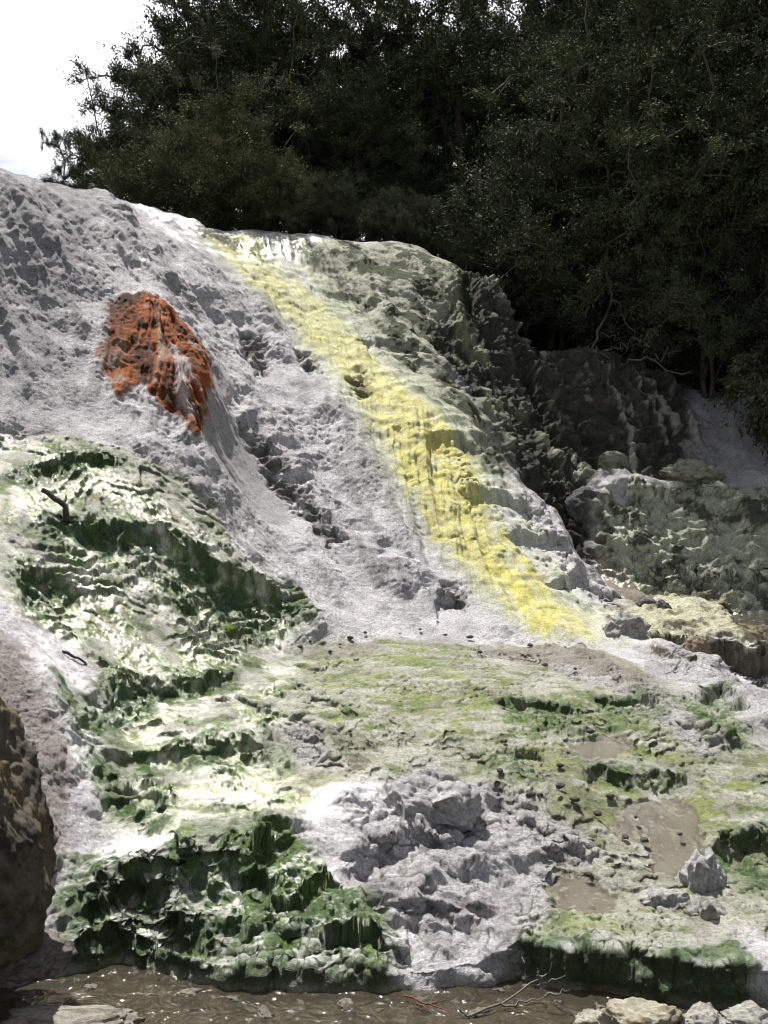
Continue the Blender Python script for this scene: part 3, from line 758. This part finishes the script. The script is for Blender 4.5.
rock('rock', at_px(692, 652, 9.75), (.18, .16, .15), 37, 'rounded rock tinged rusty pink under the cream shelf', 'rock', colr=(.30,.22,.16), dark=(.14,.13,.09), craggy=.3)
rock('rock', at_px(645, 606, 10.85), (.14, .12, .10), 38, 'dark grey rock in the stream beside the hump, left one of two', 'rock', colr=(.17,.165,.16), dark=(.09,.09,.085))
rock('rock', at_px(662, 610, 10.75), (.10, .1, .11), 39, 'dark grey rock in the stream against the cream shelf, right one of two', 'rock', colr=(.16,.155,.15), dark=(.09,.09,.085))
rock('rock', at_px(612, 466, 13.6), (.24, .2, .2), 41, 'slanting pale green slab at the foot of the dark gully wall', 'rock', colr=(.30,.33,.24), dark=(.12,.13,.1), tilt=.5)
rock('rock', at_px(585, 474, 13.4), (.17, .15, .15), 42, 'smaller pale slab left of the slanting one under the gully wall', 'rock', colr=(.28,.31,.22), dark=(.12,.13,.1), tilt=.4)
rock('boulder', at_px(585, 505, 12.75), (.22, .22, .28), 43, 'dark rounded boulder between the yellow hump and the pale mossy bench', 'boulder', colr=(.10,.105,.10), dark=(.05,.05,.05))
rock('rock', at_px(690, 477, 13.3), (.34, .3, .2), 45, 'pale layered rock on the back edge of the mossy bench', 'rock', colr=(.36,.36,.28), dark=(.16,.16,.12), craggy=.45)
rock('rock', at_px(742, 385, 15.3), (.28, .25, .26), 46, 'grey brown boulder at the top right of the pale gully slope', 'rock', colr=(.2,.185,.16), dark=(.1,.09,.08))
rock('moss_cushion', at_px(226, 634, 8.7), (.12, .12, .09), 51, 'round bright green moss cushion at the foot of the dark mossy step', 'moss', colr=(.13,.19,.035), dark=(.06,.10,.02), craggy=.2)
# pebbles lying on the flat terrace
peb = [(590,735),(512,688),(568,757),(652,788),(560,770),(575,805),(547,872),(590,662),(470,640),(445,638),(400,637),(420,632),(610,800),(625,842),(645,845),(650,870),(560,790),
       (505,745),(500,775),(530,800),(598,818),(636,822),(680,838),(588,880),(350,641),(320,637),(300,650),(330,655),(340,648),(310,645),(365,636),(480,655),(530,648),(545,668),(575,672),(620,680),(400,705),(350,735),(640,760),(655,742)]
pb = None
for i, (u, v) in enumerate(peb):
    X0, Y0, Z0 = land(u, v)
    s_ = random.uniform(.008, .026)
    if i % 8 == 0:
        pb = rock('pebble', (X0, Y0, Z0 + .025), (1.2*.025, .025, .018), 60 + i, 'small dark pebble lying loose on the pale terrace', 'pebble', 'pebbles scattered on the terrace', colr=(.13,.11,.10), dark=(.06,.05,.05), sub=3)
        src = pb
    else:
        o = src.copy(); COL.objects.link(o); o.location = (X0, Y0, Z0 + .025)
        k = s_/.025; o.scale = (k*random.uniform(.8, 1.3), k, k*random.uniform(.8, 1.2)); o.rotation_euler = (0, 0, random.uniform(0, 6.28))

src = None
for i, (u, v) in enumerate([(110,975),(150,985),(190,990),(130,992),(90,985),(235,996),(300,1000),(345,1002),(420,997),(455,1000),(500,988),(525,984),(560,1000),(600,1006),(70,1002),(40,990),(20,1002),(480,1010),(380,1008),(265,1010)]):
    X0, Y0, _ = *at_level(u, v, .05), 0
    k = random.uniform(.3, 1.1)
    if i % 5 == 0:
        src = rock('stone', (X0, Y0, .03), (.042, .036, .024), 130 + i, 'small wet grey stone lying in the shallow water along the bank', 'stone', 'small stones along the waterline', colr=(.24,.22,.18), dark=(.11,.10,.08), sub=4, craggy=.6, block=.6); o = src
    else:
        o = src.copy(); COL.objects.link(o); o.location = (X0, Y0, .035)
    o.scale = (k*random.uniform(.8, 1.4), k, k*random.uniform(.6, 1.0)); o.rotation_euler = (0, 0, random.uniform(0, 6.28))

# ------------------------------------------------------------------ sticks
def tube_arrays(paths, sides=6):
    """paths: list of (points (n,3), radii (n,)) -> V, F"""
    Vs, Fs, off = [], [], 0
    for pts, rad in paths:
        pts = np.asarray(pts, float); n = len(pts)
        tg = np.gradient(pts, axis=0); tg /= np.linalg.norm(tg, axis=1)[:, None] + 1e-9
        up = np.where(np.abs(tg[:, 2:3]) > .9, np.array([[1., 0, 0]]), np.array([[0., 0, 1]]))
        a = np.cross(tg, up); a /= np.linalg.norm(a, axis=1)[:, None] + 1e-9; b = np.cross(tg, a)
        th = np.linspace(0, 2*np.pi, sides, endpoint=False)
        ring = pts[:, None] + np.asarray(rad)[:, None, None]*(np.cos(th)[None, :, None]*a[:, None] + np.sin(th)[None, :, None]*b[:, None])
        Vs.append(ring.reshape(-1, 3))
        i = np.arange(n-1)[:, None]*sides; j = np.arange(sides)[None]; j2 = (j + 1) % sides
        Fs.append(np.stack([off+i+j, off+i+j2, off+i+sides+j2, off+i+sides+j], -1).reshape(-1, 4)); off += n*sides
    return np.concatenate(Vs), np.concatenate(Fs)
M_STICK = plain_mat('dead_wood', (.05, .038, .03), .8, .01, 40)
M_GREYWOOD = plain_mat('grey_dead_wood', (.16, .145, .125), .85, .01, 40)
def stick(name, segs, mat, label, cat):
    o = mesh_obj(name, *tube_arrays(segs), mat); return tag(o, label, cat)
def wob(pts, n=9, j=.012, seed=0):
    r = np.random.RandomState(seed); pts = np.array(pts, float)
    tt = np.linspace(0, len(pts)-1, n); k = np.clip(tt.astype(int), 0, len(pts)-2); f = (tt - k)[:, None]
    out = pts[k]*(1-f) + pts[k+1]*f; out[1:-1] += r.normal(size=(n-2, 3))*j; return out
def gp(u, v, dz=.03):
    X0, Y0, Z0 = land(u, v); return (X0, Y0, Z0 + dz)
stick('stick', [(wob([gp(42,505,.12), gp(55,511,.09), gp(65,516,.07), gp(67,526,.02)], 10, .005), np.linspace(.022, .028, 10)), (wob([gp(63,515,.08), gp(66,508,.10)], 4, .003), np.linspace(.016, .008, 4))], M_STICK, 'short black crooked stick lying on the wet green slope', 'stick')
stick('stick', [(wob([gp(62,652,.0), gp(80,662,.012), gp(94,669,.0)], 10, .006), np.linspace(.012, .005, 10))], M_STICK, 'thin brown stick on the pale slope left of the mossy step', 'stick')
def pool_pt(u, v, z): return (*at_level(u, v, z), z)
tw = []
for sd_, pl in enumerate([[(470,1016,.05),(500,1003,.07),(530,985,.11),(546,975,.16),(552,962,.22)], [(530,985,.11),(548,982,.13),(566,975,.2)], [(500,1003,.07),(520,1004,.07),(545,997,.1)], [(540,978,.14),(537,968,.2)], [(470,1016,.05),(455,1008,.08)], [(545,997,.1),(570,990,.14)]]):
    p3 = wob([pool_pt(*q) for q in pl], 9, .006, sd_); tw.append((p3, np.linspace(.006, .0025, 9)))
stick('twig', tw, M_GREYWOOD, 'bare forked twig sticking out of the shallow water at the bottom', 'twig')
tw = []
for sd_, pl in enumerate([[(405,996,.06),(425,1004,.07),(450,1012,.06)], [(425,1004,.07),(445,1000,.09)], [(415,1000,.07),(430,1012,.06)]]):
    tw.append((wob([pool_pt(*q) for q in pl], 8, .004, sd_), np.linspace(.005, .002, 8)))
stick('twig', tw, plain_mat('red_twig', (.12, .05, .03)), 'thin reddish twig lying in the shallow brown water', 'twig')

# ------------------------------------------------------------------ trees and shrubs
def leaf_mat(name):
    m, nt, bs = new_mat(name)
    col = nd(nt, 'ShaderNodeAttribute', attribute_name='col')
    nt.links.new(col.outputs['Color'], bs.inputs['Base Color']); bs.inputs['Roughness'].default_value = .8
    bs.inputs['Specular IOR Level'].default_value = .1
    return m
M_LEAF = leaf_mat('small_leaves')
M_BARK = plain_mat('grey_bark', (.085, .075, .065), .95, .02, 12)
def make_plant(seed, height, radius, crown_lo, nlobe, ntip, nleaf, flat, leaf, colr, colr2, trunk_r=.07, stems=1, droop=0.0, spread=.30):
    """tapered trunk(s), limbs found by joining every twig tip to the nearest limb, and small leaves round each tip.
    unit: metres, base at the origin. Returns (trunk V,F), (leaf V,F,colour)."""
    r = np.random.RandomState(seed)
    cz = (height + crown_lo)/2; hz = (height - crown_lo)/2
    lob = []
    while len(lob) < nlobe:
        p = r.uniform(-1, 1, 3); q = np.linalg.norm(p)
        if .35 < q < 1: lob.append(p*np.array([radius, radius, hz])*(.82) + np.array([0, 0, cz]))
    lob = np.array(lob); lr = r.uniform(.6, 1.25, nlobe)
    li = r.choice(nlobe, ntip, p=lr/lr.sum())
    sig = spread*radius*lr[li][:, None]*np.array([1, 1, flat])
    tips = lob[li] + r.normal(size=(ntip, 3))*sig
    tips[:, 2] = np.clip(tips[:, 2], crown_lo*.6 + .05, None)
    # limb graph
    nodes = [np.array([0, 0, -.3])]; par = [-1]
    ns = 8
    for s in range(stems):
        lean = r.normal(size=2)*(.10 if stems == 1 else .35)*radius
        prev = 0
        for k in range(1, ns + 1):
            tt = k/ns
            p = np.array([lean[0]*tt + .05*radius*r.normal(), lean[1]*tt + .05*radius*r.normal(), height*.80*tt]); nodes.append(p); par.append(prev); prev = len(nodes) - 1
    order = np.argsort(np.hypot(tips[:, 0], tips[:, 1]) + .15*np.abs(tips[:, 2] - cz))
    NA = np.zeros((len(nodes) + 2*ntip, 3)); NA[:len(nodes)] = nodes; n = len(nodes)
    tipn = []
    for i in order:
        p = tips[i]; d = np.linalg.norm(NA[1:n] - p, axis=1) + .55*np.maximum(0, NA[1:n, 2] - p[2])
        j = int(np.argmin(d)) + 1
        mid = (NA[j] + p)/2 + r.normal(size=3)*.06*np.linalg.norm(p - NA[j]) + np.array([0, 0, .06*np.linalg.norm(p - NA[j])])
        NA[n] = mid; par.append(j); NA[n+1] = p; par.append(n); tipn.append(n+1); n += 2
    cnt = np.ones(n)
    for i in range(n-1, 0, -1): cnt[par[i]] += cnt[i]
    rad = trunk_r*np.sqrt(cnt/cnt[0])*1.0 + .004
    paths = [(np.array([NA[par[i]], NA[i]]), np.array([min(rad[par[i]], rad[i]*1.6), rad[i]])) for i in range(1, n)]
    tV, tF = tube_arrays(paths, 5)
    # leaves
    N = ntip*nleaf
    base = np.repeat(tips, nleaf, 0); lobe_of = np.repeat(li, nleaf)
    ax = r.normal(size=(ntip, 3)); ax[:, 2] = np.abs(ax[:, 2])*.6 - droop; ax += (tips - np.array([0, 0, cz]))/radius*1.0; ax /= np.linalg.norm(ax, axis=1)[:, None]
    ax = np.repeat(ax, nleaf, 0)
    tl = r.uniform(-.4, 1, N)
    # several twigs per tip: quantised side directions
    tw_ = r.normal(size=(ntip, 6, 3)); twd = tw_[np.repeat(np.arange(ntip), nleaf), r.randint(0, 6, N)]
    L = .30*radius**.5*spread/.3
    pos = base + L*tl[:, None]*(ax*.7 + twd*.45*np.array([1, 1, max(flat, .35)])) + r.normal(size=(N, 3))*.035
    pos[:, 2] -= droop*.5*np.clip(tl, 0, 1)**2*L
    ln = leaf*r.uniform(.6, 1.3, N); wd_ = ln*r.uniform(.28, .45, N)
    dirv = r.normal(size=(N, 3))*.7 + ax + np.array([0, 0, .2 - droop]); dirv /= np.linalg.norm(dirv, axis=1)[:, None]
    sv = np.cross(dirv, r.normal(size=(N, 3))); sv /= np.linalg.norm(sv, axis=1)[:, None] + 1e-9
    A = pos; B = pos + dirv*ln[:, None]*.5 + sv*wd_[:, None]*.5; Cc = pos + dirv*ln[:, None]; D = pos + dirv*ln[:, None]*.5 - sv*wd_[:, None]*.5
    lV = np.stack([A, B, Cc, D], 1).reshape(-1, 3); lF = np.arange(4*N).reshape(N, 4)
    mixv = np.clip(.5 + .5*r.normal(size=nlobe)[lobe_of] + .25*r.normal(size=N), 0, 1)
    cc = np.array(colr)[None]*(1 - mixv[:, None]) + np.array(colr2)[None]*mixv[:, None]
    cc *= r.uniform(.7, 1.3, N)[:, None]
    lc = np.repeat(np.c_[cc, np.ones(N)], 4, 0)
    return (tV, tF), (lV, lF, lc)
PROTO = {}
def proto(kind):
    if kind in PROTO: return PROTO[kind]
    k, sd_ = kind
    if k == 'feathery': a = make_plant(sd_, 5.0, 1.25, 1.3, 16, 260, 210, .30, .050, (.045,.062,.028), (.085,.10,.052), .10, 1, 0, .26)
    elif k == 'dense': a = make_plant(sd_, 6.0, 1.9, .7, 34, 460, 230, .60, .056, (.042,.056,.028), (.08,.095,.05), .13, 2, 0, .24)
    elif k == 'light': a = make_plant(sd_, 6.0, 1.9, .7, 34, 460, 230, .60, .054, (.058,.073,.034), (.095,.112,.055), .13, 2, .3, .24)
    elif k == 'olive': a = make_plant(sd_, 2.7, 1.25, .10, 30, 400, 210, .7, .044, (.092,.105,.048), (.14,.15,.08), .05, 4, 0, .24)
    elif k == 'dome': a = make_plant(sd_, 3.0, 1.5, .10, 34, 480, 220, .7, .048, (.062,.076,.046), (.115,.125,.08), .06, 4, .1, .22)
    elif k == 'weeping': a = make_plant(sd_, 2.6, 1.2, .15, 26, 380, 190, .9, .085, (.045,.055,.035), (.09,.095,.06), .05, 4, .9, .25)
    me = []
    (tV, tF), (lV, lF, lc) = a
    PROTO[kind] = (tV, tF, lV, lF, lc); return PROTO[kind]
_made = {}
def plant(name, kind, u, d, scale, label, cat, group=None, z=None, rz=None, sx=1.0):
    X0 = (u - 384)/F*d; Z0 = float(hgrid(H, X0, d)) if z is None else z
    rz = random.uniform(0, 6.28) if rz is None else rz
    root = empty(name, (X0, d, Z0 - .05), rz); root.scale = (scale*sx, scale*sx, scale)
    tag(root, label, cat, group)
    if kind in _made:
        for o in _made[kind]:
            cpy = o.copy(); COL.objects.link(cpy); cpy.parent = root
    else:
        tV, tF, lV, lF, lc = proto(kind)
        t_ = mesh_obj('trunk', tV, tF, M_BARK, root); c_ = mesh_obj('crown', lV, lF, M_LEAF, root, {'col': lc}, smooth=False)
        _made[kind] = (t_, c_)
    return root
def top(u, v, d):  # height of a sight line at distance d
    return EYE + (512 - v)/F*d
plant('kanuka_tree', ('feathery', 1), 60, 20.0, .72, 'tiny tuft of tree standing alone at the far left of the skyline', 'tree', sx=.5)
plant('kanuka_tree', ('feathery', 2), 120, 19.0, .84, 'feathery dark tree against the sky, above the left end of the olive shrubs', 'tree')
plant('kanuka_tree', ('feathery', 1), 190, 20.6, 1.22, 'tallest feathery tree on the left skyline with open layered branches', 'tree')
SKY_TREE = plant('kanuka_tree', ('feathery', 2), 225, 19.6, 1.12, 'dark feathery tree between the open skyline tree and the tall dark row', 'tree', rz=2.2)
plant('olive_shrub', ('olive', 3), 152, 17.6, .92, 'olive brown rounded shrub at the left end of the crest', 'shrub', sx=1.0)
plant('olive_shrub', ('olive', 4), 215, 17.4, 1.12, 'greyish olive shrub, second from the left behind the crest', 'shrub')
plant('olive_shrub', ('olive', 3), 276, 16.9, .58, 'small pale leaved shrub low against the dark trees behind the crest', 'shrub', rz=1)
plant('evergreen_tree', ('dense', 5), 262, 20.2, 1.15, 'broad dark tree above the greyish olive shrub', 'tree')
plant('evergreen_tree', ('dense', 6), 345, 18.9, .78, 'lower dark tree above the small pale leaved shrub', 'tree')
plant('kanuka_tree', ('feathery', 2), 372, 21.3, 1.7, 'tall thin tree with bare stems and glints of sky, top centre', 'tree', rz=4)
plant('evergreen_tree', ('dense', 5), 425, 18.9, .68, 'dark bushy tree rising behind the highest part of the yellow stream', 'tree', rz=1.9)
plant('evergreen_tree', ('dense', 6), 455, 20.2, 1.08, 'tall dark tree at the top, right of the thin bare-stemmed one', 'tree', rz=3)
plant('evergreen_tree', ('dense', 5), 545, 20.6, 1.22, 'tall black-green tree at the top between the bare-stemmed and the light green one', 'tree', rz=4.4)
plant('dome_shrub', ('dome', 7), 556, 16.9, 1.36, 'big dome shaped grey-green shrub above the dark gully', 'shrub')
plant('evergreen_tree', ('light', 11), 655, 15.9, 1.06, 'lighter green tree at the top right, drooping over the gully', 'tree', rz=5)
plant('evergreen_tree', ('dense', 5), 755, 15.4, 1.12, 'dark tree in the top right corner', 'tree', rz=.7)
plant('dome_shrub', ('dome', 8), 628, 16.6, .98, 'low dark shrub under the light green tree', 'shrub')
plant('dome_shrub', ('dome', 7), 708, 15.2, .98, 'grey-green shrub on the right bank above the pale gully slope', 'shrub', rz=2.5)
plant('dome_shrub', ('dome', 8), 395, 16.9, .42, 'low black shrub right behind the crest of the yellow stream', 'shrub', rz=1)
plant('dome_shrub', ('dome', 7), 338, 16.9, .42, 'low black shrub behind the crest, left of the yellow stream top', 'shrub', rz=4)
plant('dome_shrub', ('dome', 8), 505, 17.0, .75, 'dark low shrub behind the right shoulder of the hump', 'shrub', rz=5)
plant('weeping_shrub', ('weeping', 9), 742, 15.7, .72, 'straggly shrub with hanging strands at the right edge over the pale slope', 'shrub')
plant('weeping_shrub', ('weeping', 10), 822, 13.4, .85, 'hanging dark shrub half out of the picture at the right edge', 'shrub')
plant('weeping_shrub', ('weeping', 10), 660, 15.9, .5, 'low straggling shrub on top of the dark gully wall', 'shrub', rz=2)
plant('dome_shrub', ('dome', 7), 432, 17.2, .52, 'dark rounded shrub behind the crest, right of the top of the yellow stream', 'shrub', rz=3.3)
plant('evergreen_tree', ('dense', 6), 425, 22.6, 1.0, 'dark tree filling the gap behind the bare-stemmed one', 'tree', rz=.3)
BACK = 'tall dark tree deep in the shade of the row behind the others'
for i, (u, d, s) in enumerate([(230,22.6,1.25),(310,22.2,1.35),(490,22.6,1.15),(570,22.8,1.15),(640,20.5,1.35),(710,19.5,1.65),(790,18.5,1.5),(600,18.9,1.15),(690,17.6,1.35),(850,16.2,1.1),(930,15,1.1)]):  # off-frame right end of the row is added to shade the gully
    plant('evergreen_tree', ('dense', 5 + i % 2), u, d, s, BACK, 'tree', 'dark trees in the back row')
# bare branches
def branch(paths, seed, j=.03):
    out = []
    for k, (pl, r0, r1) in enumerate(paths): out.append((wob([P(*q) for q in pl], 12, j, seed + k), np.linspace(r0, r1, 12)))
    return out
bb = mesh_obj('bare_branch', *tube_arrays(branch([([(215,60,19.2),(205,25,19.2),(190,8,19.2),(168,2,19.2),(150,-6,19.2)], .05, .02), ([(190,8,19.2),(182,-6,19.2),(172,-20,19.2)], .03, .015), ([(205,25,19.2),(212,5,19.2),(205,-15,19.2)], .03, .015), ([(178,5,19.2),(165,12,19.2)], .02, .01)], 5)), M_GREYWOOD)
bb.parent = SKY_TREE; bpy.context.view_layer.update(); bb.matrix_parent_inverse = SKY_TREE.matrix_world.inverted()
stick('dead_branch', branch([([(612,225,15.6),(606,262,15.6),(612,300,15.5),(598,332,15.4),(590,352,15.2)], .03, .016), ([(606,262,15.6),(590,290,15.5),(586,318,15.4)], .02, .008), ([(612,300,15.5),(628,318,15.4),(640,345,15.3)], .02, .008), ([(598,332,15.4),(620,340,15.2)], .012, .006)], 15), M_GREYWOOD, 'pale crooked dead branch hanging under the dome shaped shrub', 'branch')
stick('dead_branch', branch([([(560,95,16.2),(552,115,16.1),(538,135,16.0),(532,150,16.0)], .03, .015), ([(552,115,16.1),(545,105,16.0)], .015, .008)], 25), M_GREYWOOD, 'short pale dead limb in the dark gap above the dome shaped shrub', 'branch')
stick('dead_branch', branch([([(585,352,15.0),(620,362,14.9),(650,360,14.8),(690,372,14.7)], .02, .01), ([(620,362,14.9),(640,376,14.7)], .012, .006), ([(600,357,14.9),(640,340,14.9)], .014, .006), ([(650,360,14.8),(680,352,14.8)], .012, .005)], 35, .05), M_GREYWOOD, 'tangle of thin dead twigs along the top of the dark gully wall', 'branch')

# ------------------------------------------------------------------ camera, light, sky
cam = bpy.data.cameras.new('camera'); cam.sensor_fit = 'VERTICAL'; cam.sensor_height = 36; cam.lens = 36
cam.clip_end = 6000; cam.clip_start = .05
co = bpy.data.objects.new('camera', cam); COL.objects.link(co); co.location = (0, 0, EYE); co.rotation_euler = (math.radians(90), 0, 0)
scene.camera = co
SUN_AZ, SUN_EL = -27, 65
sl = bpy.data.lights.new('sun', 'SUN'); sl.energy = 4.8; sl.angle = math.radians(.5); sl.color = (1, .96, .90)
so = bpy.data.objects.new('sun', sl); COL.objects.link(so)
a, e = math.radians(SUN_AZ), math.radians(SUN_EL)
dvec = Vector((math.sin(a)*math.cos(e), math.cos(a)*math.cos(e), math.sin(e)))
so.rotation_euler = dvec.to_track_quat('Z', 'Y').to_euler(); so.location = (-8, 10, 20)
wd = bpy.data.worlds.new('World'); scene.world = wd; wd.use_nodes = True
nt = wd.node_tree; bg = nt.nodes['Background']
sky = nd(nt, 'ShaderNodeTexSky'); sky.sky_type = 'NISHITA'; sky.sun_disc = False
sky.sun_elevation = e; sky.sun_rotation = a; sky.air_density = 1.2; sky.dust_density = 1.5
tc = nd(nt, 'ShaderNodeTexCoord')
mp = nd(nt, 'ShaderNodeMapping'); mp.inputs['Scale'].default_value = (1.0, 1.0, 3.2)
nt.links.new(tc.outputs['Generated'], mp.inputs['Vector'])
cl = noise_node(nt, mp.outputs[0], 2.1, 7, .58, .3)
ramp = nd(nt, 'ShaderNodeValToRGB'); ramp.color_ramp.elements[0].position = .28; ramp.color_ramp.elements[1].position = .50
nt.links.new(cl, ramp.inputs['Fac'])
# the bank of bright cloud stands low in the north west, the rest of the sky is mostly clear
dt = nd(nt, 'ShaderNodeVectorMath', operation='DOT_PRODUCT'); dt.inputs[1].default_value = Vector((-.50, .80, .30)).normalized()
nt.links.new(tc.outputs['Generated'], dt.inputs[0])
bank = nd(nt, 'ShaderNodeMapRange', interpolation_type='SMOOTHSTEP'); bank.inputs['From Min'].default_value = .55; bank.inputs['From Max'].default_value = .93
nt.links.new(dt.outputs['Value'], bank.inputs['Value'])
cm = mathn(nt, 'MULTIPLY', ramp.outputs['Color'], bank.outputs[0])
thin = mixc(nt, mathn(nt, 'MULTIPLY', ramp.outputs['Color'], .75), sky.outputs['Color'], (4.6, 4.6, 4.6))   # thin high cloud elsewhere, unseen, added to whiten the fill light
nt.links.new(mixc(nt, cm, thin, (17.0, 17.2, 17.6)), bg.inputs['Color'])
bg.inputs['Strength'].default_value = .055
vs = scene.view_settings; vs.view_transform = 'Standard'; vs.look = 'None'; vs.exposure = .74; vs.gamma = 1; vs.use_curve_mapping = False
scene.cycles.use_denoising = True
scene.cycles.pixel_filter_type = 'BLACKMAN_HARRIS'; scene.cycles.filter_width = 1.0
